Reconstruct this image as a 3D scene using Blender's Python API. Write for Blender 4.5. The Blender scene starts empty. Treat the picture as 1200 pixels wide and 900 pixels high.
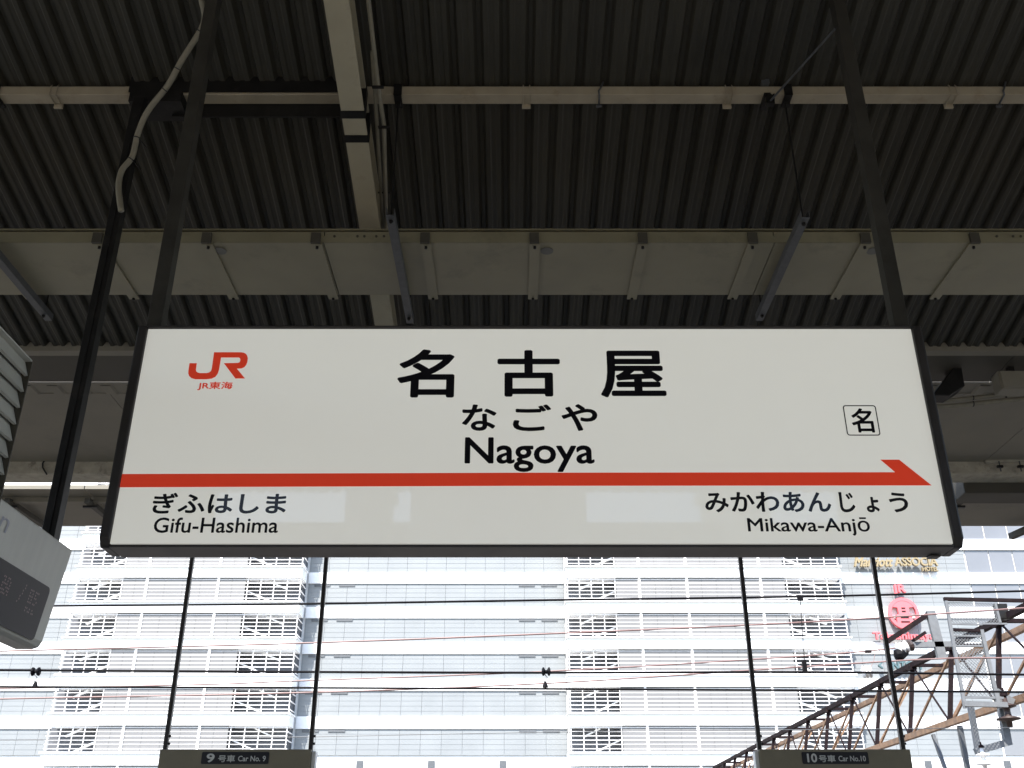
import bpy, bmesh, math, random
from mathutils import Vector, Matrix
R = math.radians
random.seed(7)

# ---------------------------------------------------------------- camera, sky, sun, exposure
S = bpy.context.scene
COL = S.collection
F, PITCH, CAMZ = 1180.0, R(25.86), 1.6          # focal length for a 1200 px wide picture, pitch up, eye height
cp, sp = math.cos(PITCH), math.sin(PITCH)
cam = bpy.data.cameras.new('camera'); cam.sensor_width = 36; cam.lens = F / 1200 * 36
cam.clip_start = 0.05; cam.clip_end = 3000
camo = bpy.data.objects.new('camera', cam); COL.objects.link(camo)
camo.location = (0, 0, CAMZ); camo.rotation_euler = (R(90) + PITCH, 0, 0)
S.camera = camo

SUN_AZ, SUN_EL = R(20), R(52)                   # sun stands behind the camera, to its left
w = bpy.data.worlds.new('World'); S.world = w; w.use_nodes = True
nt = w.node_tree; nt.nodes.clear()
sky = nt.nodes.new('ShaderNodeTexSky'); sky.sky_type = 'NISHITA'; sky.sun_disc = False
sky.sun_elevation = SUN_EL; sky.sun_rotation = R(180) + SUN_AZ
bg = nt.nodes.new('ShaderNodeBackground'); bg.inputs['Strength'].default_value = 0.15
out = nt.nodes.new('ShaderNodeOutputWorld')
nt.links.new(sky.outputs[0], bg.inputs['Color']); nt.links.new(bg.outputs[0], out.inputs['Surface'])

sl = bpy.data.lights.new('sun', 'SUN'); sl.energy = 3.5; sl.angle = R(0.5); sl.color = (1, 0.95, 0.88)
so = bpy.data.objects.new('sun', sl); COL.objects.link(so); so.location = (-20, -50, 80)
sdir = Vector((math.sin(SUN_AZ) * math.cos(SUN_EL), math.cos(SUN_AZ) * math.cos(SUN_EL), -math.sin(SUN_EL)))
so.rotation_euler = sdir.to_track_quat('-Z', 'Y').to_euler()

S.view_settings.view_transform = 'Standard'; S.view_settings.look = 'None'
S.view_settings.exposure = 1.7; S.view_settings.gamma = 1.0; S.view_settings.use_curve_mapping = False
S.render.engine = 'CYCLES'
S.cycles.max_bounces = 10; S.cycles.diffuse_bounces = 6; S.cycles.glossy_bounces = 4
S.cycles.use_denoising = True

# ---------------------------------------------------------------- measuring helpers (survey of the place)
def ray(px, py):
    x = (px - 600) / F; v = (450 - py) / F
    return Vector((x, cp - v * sp, sp + v * cp))
def at(px, py, D):                              # the point at distance D in front of the camera
    d = ray(px, py); t = D / d.y
    return Vector((d.x * t, D, CAMZ + d.z * t))
def atz(px, py, z):                             # the point at height z
    d = ray(px, py); t = (z - CAMZ) / d.z
    return Vector((d.x * t, d.y * t, z))

# ---------------------------------------------------------------- materials
def mat(name, col, rough=0.6, metal=0.0, var=0.12, scale=6.0, bump=0.0, bscale=60.0, spec=0.5, stain=None, stain_scale=2.0, stain_amt=0.3, stretch=(1, 1, 1)):
    m = bpy.data.materials.new(name); m.use_nodes = True
    t = m.node_tree; b = t.nodes['Principled BSDF']; L = t.links.new
    tc = t.nodes.new('ShaderNodeTexCoord'); geo = t.nodes.new('ShaderNodeNewGeometry')
    mp = t.nodes.new('ShaderNodeMapping'); mp.inputs['Scale'].default_value = stretch
    L(geo.outputs['Position'], mp.inputs['Vector'])
    n = t.nodes.new('ShaderNodeTexNoise'); n.inputs['Scale'].default_value = scale; n.inputs['Detail'].default_value = 6
    L(mp.outputs[0], n.inputs['Vector'])
    mr = t.nodes.new('ShaderNodeMapRange'); mr.inputs['From Min'].default_value = .3; mr.inputs['From Max'].default_value = .7
    mr.inputs['To Min'].default_value = 1 - var; mr.inputs['To Max'].default_value = 1 + var
    L(n.outputs['Fac'], mr.inputs['Value'])
    mx = t.nodes.new('ShaderNodeVectorMath'); mx.operation = 'SCALE'; mx.inputs[0].default_value = col
    L(mr.outputs[0], mx.inputs['Scale'])
    src = mx.outputs[0]
    if stain:
        n2 = t.nodes.new('ShaderNodeTexNoise'); n2.inputs['Scale'].default_value = stain_scale; n2.inputs['Detail'].default_value = 8
        n2.inputs['Roughness'].default_value = .7
        L(mp.outputs[0], n2.inputs['Vector'])
        r2 = t.nodes.new('ShaderNodeMapRange'); r2.inputs['From Min'].default_value = .55; r2.inputs['From Max'].default_value = .68
        r2.inputs['To Min'].default_value = 0; r2.inputs['To Max'].default_value = stain_amt
        L(n2.outputs['Fac'], r2.inputs['Value'])
        mm = t.nodes.new('ShaderNodeMix'); mm.data_type = 'RGBA'
        L(r2.outputs[0], mm.inputs['Factor']); L(src, mm.inputs['A']); mm.inputs['B'].default_value = (*stain, 1)
        src = mm.outputs['Result']
    L(src, b.inputs['Base Color'])
    rr = t.nodes.new('ShaderNodeMapRange'); rr.inputs['To Min'].default_value = max(.02, rough * .8); rr.inputs['To Max'].default_value = min(1, rough * 1.2)
    L(n.outputs['Fac'], rr.inputs['Value']); L(rr.outputs[0], b.inputs['Roughness'])
    b.inputs['Metallic'].default_value = metal; b.inputs['Specular IOR Level'].default_value = spec
    if bump:
        nb = t.nodes.new('ShaderNodeTexNoise'); nb.inputs['Scale'].default_value = bscale; nb.inputs['Detail'].default_value = 5
        L(geo.outputs['Position'], nb.inputs['Vector'])
        bp = t.nodes.new('ShaderNodeBump'); bp.inputs['Strength'].default_value = bump; bp.inputs['Distance'].default_value = .01
        L(nb.outputs['Fac'], bp.inputs['Height']); L(bp.outputs[0], b.inputs['Normal'])
    return m
M = {}
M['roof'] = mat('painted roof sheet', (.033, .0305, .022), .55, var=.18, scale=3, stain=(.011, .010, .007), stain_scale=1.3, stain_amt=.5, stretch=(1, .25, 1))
M['purlin'] = mat('cream painted steel', (.32, .28, .205), .5, var=.1, scale=9, bump=.1, stain=(.16, .10, .05), stain_scale=7, stain_amt=.35)
M['rafter'] = mat('cream beam paint', (.35, .32, .235), .5, var=.08, scale=5, bump=.08, stain=(.12, .09, .06), stain_scale=5, stain_amt=.3)
M['tray'] = mat('grey beige tray paint', (.215, .198, .132), .45, var=.1, scale=4, stain=(.09, .08, .055), stain_scale=3, stain_amt=.4)
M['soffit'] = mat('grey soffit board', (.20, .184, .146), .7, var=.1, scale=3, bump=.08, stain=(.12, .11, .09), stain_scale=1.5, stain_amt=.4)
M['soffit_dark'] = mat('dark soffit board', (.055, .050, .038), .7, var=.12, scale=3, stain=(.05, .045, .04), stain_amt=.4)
M['peeling'] = mat('peeling cream concrete', (.38, .35, .28), .8, var=.18, scale=14, bump=.5, bscale=40, stain=(.16, .14, .11), stain_scale=9, stain_amt=.8)
M['dark'] = mat('black painted steel', (.011, .0105, .010), .5, spec=.25, var=.25, scale=12, stain=(.05, .045, .04), stain_scale=10, stain_amt=.3)
M['pole'] = mat('dark grey pole paint', (.036, .034, .029), .5, spec=.3, var=.2, scale=9, stain=(.02, .018, .015), stain_scale=6, stain_amt=.5)
M['brownblack'] = mat('brown black aluminium', (.026, .023, .022), .4, var=.12, scale=8)
M['galv'] = mat('galvanised steel', (.085, .09, .095), .5, metal=.35, var=.2, scale=25)
M['conduit'] = mat('grey flexible conduit', (.20, .185, .14), .6, var=.12, scale=20)
M['tie'] = mat('black cable tie', (.01, .01, .01), .5)
M['face'] = mat('white acrylic sign face', (.74, .745, .69), .012, var=.012, scale=3, spec=.32)
_b = M['face'].node_tree.nodes['Principled BSDF']; _b.inputs['Emission Color'].default_value = (1, .99, .92, 1); _b.inputs['Emission Strength'].default_value = .098   # light box with its tubes on
M['ink'] = mat('black sign vinyl', (.010, .010, .013), .012, var=.05, spec=.12)
M['red'] = mat('orange red sign vinyl', (.66, .055, .022), .012, var=.03, spec=.15)
_b = M['red'].node_tree.nodes['Principled BSDF']; _b.inputs['Emission Color'].default_value = (1, .075, .04, 1); _b.inputs['Emission Strength'].default_value = .075
M['plate'] = mat('olive beige painted box', (.23, .20, .14), .55, var=.08, scale=8, stain=(.14, .12, .08), stain_scale=4, stain_amt=.3)
M['plate_black'] = mat('black plate', (.010, .010, .016), .4)
M['plate_white'] = mat('white plate lettering', (.62, .62, .60), .5)
M['board'] = mat('brushed silver board housing', (.33, .33, .305), .45, metal=.0, var=.08, scale=4, stretch=(1, 6, 1))
M['screen'] = mat('smoked display screen', (.022, .021, .026), .35, var=.05, spec=.06)
M['led'] = mat('unlit led dots', (.16, .09, .10), .5)
M['grey_ink'] = mat('grey print', (.18, .19, .24), .5)
M['louvre'] = mat('grey louvre paint', (.42, .425, .395), .5, var=.08, scale=6)
M['white_wall'] = mat('white tile cladding', (.80, .80, .79), .6, var=.03, scale=.4)
M['panel'] = mat('pale blue grey cladding', (.215, .229, .236), .6, var=.06, scale=.3)
M['grey_panel'] = mat('grey louvre cladding', (.160, .159, .158), .6, var=.06, scale=.3)
M['white_metal'] = mat('white metal fin', (.80, .78, .77), .5, var=.04)
M['shaft'] = mat('shaded stair shaft', (.085, .09, .10), .8, var=.25, scale=.8)  # shade inside the stair bays put into the colour
M['glass'] = mat('grey tower glazing', (.165, .17, .182), .2, var=.1, scale=.15, spec=.6)
M['vent'] = mat('grey vent strip', (.085, .092, .10), .6)
M['gold'] = mat('gold sign letters', (.26, .205, .115), .5)
M['sign_red'] = mat('red sign enamel', (.60, .13, .145), .5, var=.05)
M['teal'] = mat('teal sign letters', (.07, .12, .13), .5)
M['wire'] = mat('black wire', (.006, .006, .007), .6, spec=.08)
M['copper'] = mat('copper wire', (.20, .12, .11), .5)
M['rust'] = mat('rust brown girder paint', (.20, .12, .07), .7, var=.35, scale=4, bump=.2, stain=(.20, .095, .035), stain_scale=3, stain_amt=.7)
M['girder_dark'] = mat('weathered girder in shade', (.014, .009, .010), .8, var=.3, scale=5, spec=.1, stain=(.06, .03, .018), stain_scale=4, stain_amt=.5)  # shaded side of the rusty girder put into the colour
M['porcelain'] = mat('white porcelain', (.75, .74, .72), .25)
M['porcelain_brown'] = mat('brown porcelain', (.035, .02, .016), .5)
M['concrete'] = mat('platform concrete', (.17, .167, .155), .85, var=.15, scale=2, bump=.2, stain=(.2, .19, .18), stain_scale=1.2, stain_amt=.5)
M['yellow'] = mat('yellow tactile paving', (.55, .38, .04), .8)
M['ballast'] = mat('brown track ballast', (.10, .085, .07), .95, var=.4, scale=14, bump=1.0, bscale=18)
M['rail'] = mat('rail steel', (.20, .17, .15), .4, metal=.7)
M['asphalt'] = mat('grey ground', (.12, .12, .115), .9, var=.2, scale=.6)
M['sticker'] = mat('worn grey sticker', (.12, .12, .11), .6)
M['closure'] = mat('brown foam closure', (.24, .19, .11), .9, var=.3, scale=40)
M['block_wall'] = mat('reflection block tile', (.30, .29, .27), .8, var=.1)  # for the added blocks that break up the sign's reflection

# ---------------------------------------------------------------- mesh helpers
WL = {}
def wloc(o): return WL.get(o, Vector((0, 0, 0)))
class MB:
    def __init__(s): s.v = []; s.f = []
    def add(s, vs, fs):
        n = len(s.v); s.v += [Vector(a) for a in vs]; s.f += [tuple(i + n for i in f) for f in fs]; return s
    def box(s, x0, x1, y0, y1, z0, z1):
        return s.add([(x0, y0, z0), (x1, y0, z0), (x1, y1, z0), (x0, y1, z0), (x0, y0, z1), (x1, y0, z1), (x1, y1, z1), (x0, y1, z1)],
                     [(0, 3, 2, 1), (4, 5, 6, 7), (0, 1, 5, 4), (1, 2, 6, 5), (2, 3, 7, 6), (3, 0, 4, 7)])
    def bar(s, a, b, wd, hg, up=(0, 0, 1)):
        a = Vector(a); b = Vector(b); d = (b - a).normalized(); up = Vector(up)
        if abs(d.dot(up)) > .98: up = Vector((0, 1, 0))
        r = d.cross(up).normalized() * wd / 2; u = r.cross(d).normalized() * hg / 2
        vs = [p + q for p in (a, b) for q in (-r - u, r - u, r + u, -r + u)]
        return s.add(vs, [(0, 1, 2, 3), (7, 6, 5, 4), (0, 4, 5, 1), (1, 5, 6, 2), (2, 6, 7, 3), (3, 7, 4, 0)])
    def tube(s, pts, r, n=10):
        pts = [Vector(p) for p in pts]; rings = []
        rr = r if isinstance(r, (list, tuple)) else [r] * len(pts)
        ref = None
        for i, p in enumerate(pts):
            d = (pts[min(i + 1, len(pts) - 1)] - pts[max(i - 1, 0)]).normalized()
            if ref is None: ref = Vector((0, 0, 1)) if abs(d.z) < .9 else Vector((1, 0, 0))
            a = d.cross(ref).normalized(); b = a.cross(d).normalized(); ref = b
            rings.append([p + (a * math.cos(2 * math.pi * k / n) + b * math.sin(2 * math.pi * k / n)) * rr[i] for k in range(n)])
        vs = [q for ring in rings for q in ring]; fs = []
        for i in range(len(pts) - 1):
            for k in range(n):
                fs.append((i * n + k, i * n + (k + 1) % n, (i + 1) * n + (k + 1) % n, (i + 1) * n + k))
        fs.append(tuple(range(n - 1, -1, -1))); fs.append(tuple((len(pts) - 1) * n + k for k in range(n)))
        return s.add(vs, fs)
    def prism(s, poly, fn, a, b):               # polygon (u, v) -> fn(u, v, t) between t = a and t = b
        n = len(poly)
        vs = [fn(u, v, a) for u, v in poly] + [fn(u, v, b) for u, v in poly]
        return s.add(vs, [tuple(range(n)), tuple(range(2 * n - 1, n - 1, -1))] + [(i, i + n, (i + 1) % n + n, (i + 1) % n) for i in range(n)])
    def lathe(s, c, prof, n=14, axis=(0, 0, 1)):
        c = Vector(c); ax = Vector(axis).normalized(); q = ax.to_track_quat('Z', 'Y')
        k0 = len(prof)
        vs = [c + q @ Vector((r * math.cos(2 * math.pi * k / n), r * math.sin(2 * math.pi * k / n), h)) for r, h in prof for k in range(n)]
        fs = [(i * n + k, i * n + (k + 1) % n, (i + 1) * n + (k + 1) % n, (i + 1) * n + k) for i in range(k0 - 1) for k in range(n)]
        fs += [tuple(range(n - 1, -1, -1)), tuple((k0 - 1) * n + k for k in range(n))]
        return s.add(vs, fs)
    def mesh(s, name, m, off=Vector((0, 0, 0))):
        me = bpy.data.meshes.new(name)
        me.from_pydata([tuple(v - off) for v in s.v], [], s.f); me.validate(); me.update()
        bm = bmesh.new(); bm.from_mesh(me); bmesh.ops.recalc_face_normals(bm, faces=bm.faces); bm.to_mesh(me); bm.free()
        me.materials.append(M[m] if isinstance(m, str) else m)
        return me
    def build(s, name, m, parent=None, bevel=0, smooth=False):
        if parent is not None: off = wloc(parent)
        else:
            lo = [min(v[i] for v in s.v) for i in range(3)]; hi = [max(v[i] for v in s.v) for i in range(3)]
            off = Vector(((lo[0] + hi[0]) / 2, (lo[1] + hi[1]) / 2, lo[2]))
        o = bpy.data.objects.new(name, s.mesh(name, m, off)); COL.objects.link(o)
        if parent is not None: o.parent = parent; WL[o] = off.copy()
        else: o.location = off; WL[o] = off.copy()
        if smooth:
            for p in o.data.polygons: p.use_smooth = True
        if bevel:
            b = o.modifiers.new('bevel', 'BEVEL'); b.width = bevel; b.segments = 2; b.limit_method = 'ANGLE'; b.angle_limit = R(40)
        return o
def tag(o, label, cat, group=None):
    o['label'] = label; o['category'] = cat
    if group: o['group'] = group
    return o
def struct(o): o['kind'] = 'structure'; return o
def thing(name, label, cat, loc, group=None):
    o = bpy.data.objects.new(name, None); COL.objects.link(o); o.location = loc; o.empty_display_size = .1
    WL[o] = Vector(loc); return tag(o, label, cat, group)
def piece(name, me, parent, loc):               # one more object that shares a mesh
    o = bpy.data.objects.new(name, me); COL.objects.link(o); o.parent = parent
    o.location = Vector(loc) - wloc(parent); WL[o] = Vector(loc); return o
def text_mesh(body, bold=0.0, extrude=0.0, shear=0.0, spacing=1.0):
    cu = bpy.data.curves.new('lettering', 'FONT'); cu.body = body; cu.size = 1; cu.extrude = extrude; cu.shear = shear
    cu.space_character = spacing; cu.resolution_u = 4
    o = bpy.data.objects.new('lettering', cu); COL.objects.link(o)
    dg = bpy.context.evaluated_depsgraph_get(); dg.update()
    me = bpy.data.meshes.new_from_object(o.evaluated_get(dg))
    bpy.data.objects.remove(o); bpy.data.curves.remove(cu)
    if bold:                                    # heavier strokes: the outline shifted round a small circle, each layer a hair behind the last
        vs = [v.co.copy() for v in me.vertices]; fs = [tuple(p.vertices) for p in me.polygons]; V = []; Fc = []
        for k in range(9):
            d = Vector((0, 0, 0)) if k == 8 else Vector((bold * math.cos(k * math.pi / 4), bold * math.sin(k * math.pi / 4), -.0004 * (k + 1)))
            n = len(V); V += [tuple(v + d) for v in vs]; Fc += [tuple(i + n for i in f) for f in fs]
        me = bpy.data.meshes.new('lettering'); me.from_pydata(V, [], Fc); me.update()
    return me
def lettering(body, x0, x1, z0, z1, y, m, parent, bold=0.0, thick=0.0, shear=0.0, name='lettering', fn=None, spacing=1.0):
    me = text_mesh(body, bold, .5 if thick else 0, shear, spacing)
    xs = [v.co.x for v in me.vertices]; ys = [v.co.y for v in me.vertices]
    a, b, c, d = min(xs), max(xs), min(ys), max(ys); off = wloc(parent)
    for v in me.vertices:
        u = x0 + (v.co.x - a) / (b - a) * (x1 - x0); t = z0 + (v.co.y - c) / (d - c) * (z1 - z0); dep = -v.co.z * (thick if thick else .25)
        p = fn(u, t, dep) if fn else Vector((u, y + dep, t))
        v.co = p - off
    me.materials.clear(); me.materials.append(M[m])
    o = bpy.data.objects.new(name, me); COL.objects.link(o); o.parent = parent; WL[o] = off.copy(); return o

# ---------------------------------------------------------------- ground, platform, tracks
RAILZ = -1.25
struct(MB().box(-1500, 1500, -1500, 1500, RAILZ - .62, RAILZ - .6).build('ground', 'asphalt'))
PF0, PF1 = -3.35, 9.1                           # platform edges
struct(MB().box(-60, 60, PF0, PF1, RAILZ - .5, 0).build('platform', 'concrete'))
struct(MB().box(-60, 60, PF1 - .95, PF1 - .65, .004, .008).build('tactile_strip', 'yellow'))
struct(MB().box(-60, 60, PF0 + .65, PF0 + .95, .004, .008).build('tactile_strip', 'yellow'))
struct(MB().box(-400, 400, PF1 + .02, 60, RAILZ - .58, RAILZ - .2).build('track_bed', 'ballast'))
struct(MB().box(-400, 400, -24, PF0 - .02, RAILZ - .58, RAILZ - .2).build('track_bed', 'ballast'))
for yc in (10.95, 15.3, 26, 30.5, -5.25, -9.6):
    for s_ in (-.72, .72):
        struct(MB().box(-200, 200, yc + s_ - .035, yc + s_ + .035, RAILZ - .19, RAILZ).build('rail', 'rail'))

# ---------------------------------------------------------------- platform canopy
SL, K = .2305, 1.095
def roofz(y):                                   # height of the sheet's lower flats
    return CAMZ + 4.343 * K - SL * y if y >= RIDGE else CAMZ + 4.343 * K - SL * (2 * RIDGE - y)
RIDGE, BACK, EAVE = 1.0, -3.08, 5.72 * K
canopy = thing('platform_canopy', 'dark corrugated station canopy roof with cream beams above the hanging sign', 'canopy', (0, 3, 0))
PITCHX, NP = .122 * K, 7
def sheet_mesh(L, sgn):
    prof = []
    for k in range(NP):
        u = k * PITCHX; prof += [(u, 0), (u + .022, 0), (u + .031, .006), (u + .050, .006), (u + .059, 0), (u + .079, 0), (u + .097, .032), (u + .118, .032)]
    prof += [(NP * PITCHX, 0), (NP * PITCHX + .022, 0)]
    vs = []; fs = []
    for t in (0, L):
        for u, z in prof: vs.append((u, t * sgn, z - SL * t))
    n = len(prof)
    for i in range(n - 1): fs.append((i, i + 1, n + i + 1, n + i))
    # upper skin so the sheet has a thickness
    for t in (0, L):
        for u, z in prof: vs.append((u, t * sgn, z + .0016 - SL * t))
    for i in range(n - 1): fs.append((2 * n + i, 3 * n + i, 3 * n + i + 1, 2 * n + i + 1))
    for j in (0, n): 
        for i in range(n - 1): fs.append((j + i, j + 2 * n + i, j + 2 * n + i + 1, j + i + 1))
    for e in (0, n - 1): fs.append((e, n + e, 3 * n + e, 2 * n + e))
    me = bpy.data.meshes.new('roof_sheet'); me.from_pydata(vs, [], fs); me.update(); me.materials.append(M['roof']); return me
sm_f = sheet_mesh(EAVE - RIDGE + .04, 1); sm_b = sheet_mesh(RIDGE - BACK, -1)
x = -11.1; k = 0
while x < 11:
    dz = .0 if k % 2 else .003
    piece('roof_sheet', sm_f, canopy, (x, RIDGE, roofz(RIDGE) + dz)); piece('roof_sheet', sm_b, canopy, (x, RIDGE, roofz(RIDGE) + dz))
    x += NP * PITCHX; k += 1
MB().prism([(-.18, -.045), (0, -.003), (.18, -.045), (.18, -.03), (0, .06), (-.18, -.03)], lambda u, v, t: Vector((t, RIDGE + u, roofz(RIDGE) + v + .04)), -11, 11).build('ridge_cap', 'roof', canopy)
# purlins: box tubes on the rafters, directly under the sheets
def purlin(y, h=.072):
    z1 = roofz(y) - .004
    return MB().box(-11, 11, y, y + .074, z1 - h, z1 - .0).build('purlin', 'purlin', canopy, bevel=.004)
PURL = 3.79 * K
pz0 = CAMZ + 3.40 * K; pz1 = roofz(PURL + .074) - .001
MB().box(-11, 11, PURL, PURL + .074, pz0, pz1).build('purlin', 'purlin', canopy, bevel=.004)
for y in (2.3, 1.15, -.6): purlin(y)
# rafter: H section following the slope
def rafter(xc):
    rt = lambda y: roofz(y) - .105
    b = MB()
    y0, y1 = RIDGE, 5.66 * K
    def slab(w0, w1, o0, o1):
        b.add([(xc + w0, y0, rt(y0) + o0), (xc + w1, y0, rt(y0) + o0), (xc + w1, y1, rt(y1) + o0), (xc + w0, y1, rt(y1) + o0),
               (xc + w0, y0, rt(y0) + o1), (xc + w1, y0, rt(y0) + o1), (xc + w1, y1, rt(y1) + o1), (xc + w0, y1, rt(y1) + o1)],
              [(0, 3, 2, 1), (4, 5, 6, 7), (0, 1, 5, 4), (1, 2, 6, 5), (2, 3, 7, 6), (3, 0, 4, 7)])
    # one welded outline: I shape extruded
    b = MB(); wf, tf, h = .060, .009, .160; tw = .004
    prof = [(-wf, -h), (wf, -h), (wf, -h + tf), (tw, -h + tf), (tw, -tf), (wf, -tf), (wf, 0), (-wf, 0), (-wf, -tf), (-tw, -tf), (-tw, -h + tf), (-wf, -h + tf)]
    b.prism(prof, lambda u, v, t: Vector((xc + u, t, rt(t) + v)), y0, y1)
    return b.build('rafter', 'rafter', canopy)
RX = -.755 * K
rf = rafter(RX)
for pyc in (133, 160):                          # two dark straps round the rafter
    z_ = None
    for it in range(40):
        y = 2.5 + it * .05
        d = ray(420, pyc); 
        zz = CAMZ + d.z / d.y * y
        if zz > roofz(y) - .105 - .160: break
    yc = y; zt = roofz(yc) - .105
    MB().prism([(-.065, -.164), (.065, -.164), (.065, .006), (-.065, .006)], lambda u, v, t: Vector((RX + u, t, zt + v - SL * (t - yc))), yc - .022, yc + .022).build('strap', 'dark', rf)
# pipes clipped beside the rafter
def run(pts): return [at(a, b, d) for a, b, d in pts]
p1 = thing('steel_conduit', 'straight grey conduit pipe running beside the cream rafter', 'conduit', at(447, 150, 3.5))
pts = []
for px_, py_ in ((428, -60), (431.7, 0), (443, 100), (450, 147), (453, 275)):
    y = 2.2
    while CAMZ + ray(px_, py_).z / ray(px_, py_).y * y < roofz(y) - .21: y += .01
    pts.append(at(px_, py_, y))
MB().tube(pts, .0115, 10).build('pipe', 'conduit', p1, smooth=True)
for q in (2, 3): 
    c = pts[q]; MB().bar(c + Vector((-.03, 0, -.012)), c + Vector((.03, 0, -.012)), .018, .006).build('saddle_clip', 'dark', p1)
p2 = thing('steel_conduit', 'shorter grey conduit pipe squeezed between rafter and the longer pipe', 'conduit', at(443, 200, 3.8))
pts = []
for px_, py_ in ((436, 60), (441, 133), (445, 200), (449, 275)):
    y = 2.2
    while CAMZ + ray(px_, py_).z / ray(px_, py_).y * y < roofz(y) - .19: y += .01
    pts.append(at(px_, py_, y))
MB().tube(pts, .010, 10).build('pipe', 'conduit', p2, smooth=True)
c = pts[2] + Vector((.01, 0, -.008)); MB().bar(c + Vector((-.035, .15, -.03)), c + Vector((.035, .15, -.03)), .01, .006).build('saddle_clip', 'dark', p2)

# eave beam, soffits and the outer eave
def zD(py, D): return at(600, py, D).z
def Dz(py, z): return atz(600, py, z).y
E1 = 5.70 * K
eb0, eb1 = zD(411, E1), zD(396.5, E1)
MB().prism([(0, eb0), (.078, eb0), (.078, eb0 + .007), (.008, eb0 + .007), (.008, eb1 - .007), (.078, eb1 - .007), (.078, eb1), (0, eb1)],
           lambda u, v, t: Vector((t, E1 + u, v)), -11, 11).build('eave_beam', 'soffit', canopy, bevel=.002)
MB().box(-11, 11, E1 + .012, E1 + .06, eb1 + .001, roofz(E1) + .026).build('foam_closure', 'closure', canopy)
SZ = eb0 + .004
D449, D461, D540 = Dz(447.2, SZ), Dz(461, SZ), Dz(541, SZ)
x = -11.0; k = 0
seam = lambda a, b: 1
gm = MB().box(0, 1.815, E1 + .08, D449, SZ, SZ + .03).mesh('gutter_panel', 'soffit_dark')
while x < 10.9:
    piece('gutter_panel', gm, canopy, (x, 0, 0)); x += 1.82
# corrugated strip behind the light slit
prof = []
n = 0; x = -11.0
cm = MB()
while x < 11:
    prof += [(x, 0), (x + .10, 0), (x + .115, -.014), (x + .185, -.014)]; x += .2
vs = [(u, D449 + .055, SZ + .004 + v) for u, v in prof] + [(u, D461, SZ + .004 + v) for u, v in prof]
n = len(prof)
cm.add(vs, [(i, i + 1, n + i + 1, n + i) for i in range(n - 1)])
MB().box(-11, 11, D449 + .016, D449 + .054, SZ - .004, SZ + .004).build('slit_bar', 'soffit', canopy)
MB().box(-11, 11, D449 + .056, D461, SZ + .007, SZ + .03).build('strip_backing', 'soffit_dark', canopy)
co = cm.build('corrugated_strip', 'soffit', canopy)
sfm = MB().box(0, 1.814, D461 + .002, D540, SZ, SZ + .05).mesh('soffit_panel', 'soffit')
x = -10.35
while x < 10.5:
    piece('soffit_panel', sfm, canopy, (x, 0, 0)); x += 1.82
bz0 = zD(555, D540)
D566 = Dz(566, bz0)
MB().box(-11, 11, D540 + .002, D566, bz0, SZ + .12).build('edge_beam', 'peeling', canopy, bevel=.012)
XG = at(1129, 567, D566).x
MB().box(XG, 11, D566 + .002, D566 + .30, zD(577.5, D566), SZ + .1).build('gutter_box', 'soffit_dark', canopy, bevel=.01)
OZ = SZ + .02
D573, D583, D616 = Dz(573, OZ), Dz(583.5, OZ), Dz(616.5, OZ)
opm = MB().box(0, 2.39, D573, D616, OZ, OZ + .04).mesh('eave_panel', 'soffit')
x = -11.3
while x < 10.5:
    piece('eave_panel', opm, canopy, (x, 0, 0)); x += 2.4
MB().box(-11, 11, D583 - .03, D583 + .03, OZ - .05, OZ - .003).build('eave_rail', 'soffit', canopy)
for px_ in (15, 108, 1120):                     # arms under the outer eave
    X0 = at(px_, 583, D583).x
    a = MB(); a.bar((X0, D583 - .10, OZ - .06), (X0, D616 + .12, OZ - .03), .05, .05).build('eave_arm', 'soffit_dark', canopy)
    MB().bar((X0 - .07, D583, OZ - .092), (X0 + .07, D583, OZ - .092), .03, .02).build('arm_clamp', 'dark', canopy)
XB = at(1192, 600, D616).x
MB().bar((XB + .22, D583, OZ - .05), (at(1183, 622, D616 + .05).x, D616 + .05, OZ - .10), .06, .06).build('eave_arm', 'soffit_dark', canopy)

# loudspeaker, junction box and cables under the soffit on the right
sp_c = at(1112, 450, 6.52)
ls = thing('loudspeaker', 'black wedge loudspeaker mounted under the soffit right of the sign', 'loudspeaker', at(1112, 462, 6.52))
q = [at(1093, 463, 6.52), at(1113, 463.5, 6.52), at(1131, 452, 6.52), at(1127, 431, 6.52), at(1117, 431, 6.52)]
b = MB(); nq = len(q)
b.add([p for p in q] + [p + Vector((0, .13, 0)) for p in q], [tuple(range(nq)), tuple(range(2 * nq - 1, nq - 1, -1))] + [(i, i + nq, (i + 1) % nq + nq, (i + 1) % nq) for i in range(nq)])
b.build('cabinet', 'dark', ls, bevel=.006)
MB().box(q[4].x + .005, q[4].x + .05, 6.55, 6.62, q[4].z, SZ - .002).build('bracket', 'dark', ls)
jb0, jb1 = at(1174, 456, 6.46), at(1240, 434, 6.46)
jb = thing('junction_box', 'small grey junction box under the soffit at the right edge', 'box', (jb0.x, 6.52, jb0.z))
MB().box(jb0.x, jb1.x, 6.46, 6.58, jb0.z, jb1.z).build('body', 'soffit', jb, bevel=.01)
MB().box(jb0.x + .01, jb1.x - .01, 6.445, 6.459, jb0.z + .01, jb1.z - .01).build('lid', 'soffit', jb, bevel=.004)
MB().box(jb0.x + .1, jb0.x + .14, 6.49, 6.53, jb1.z, SZ - .001).build('bracket', 'dark', jb)
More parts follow.
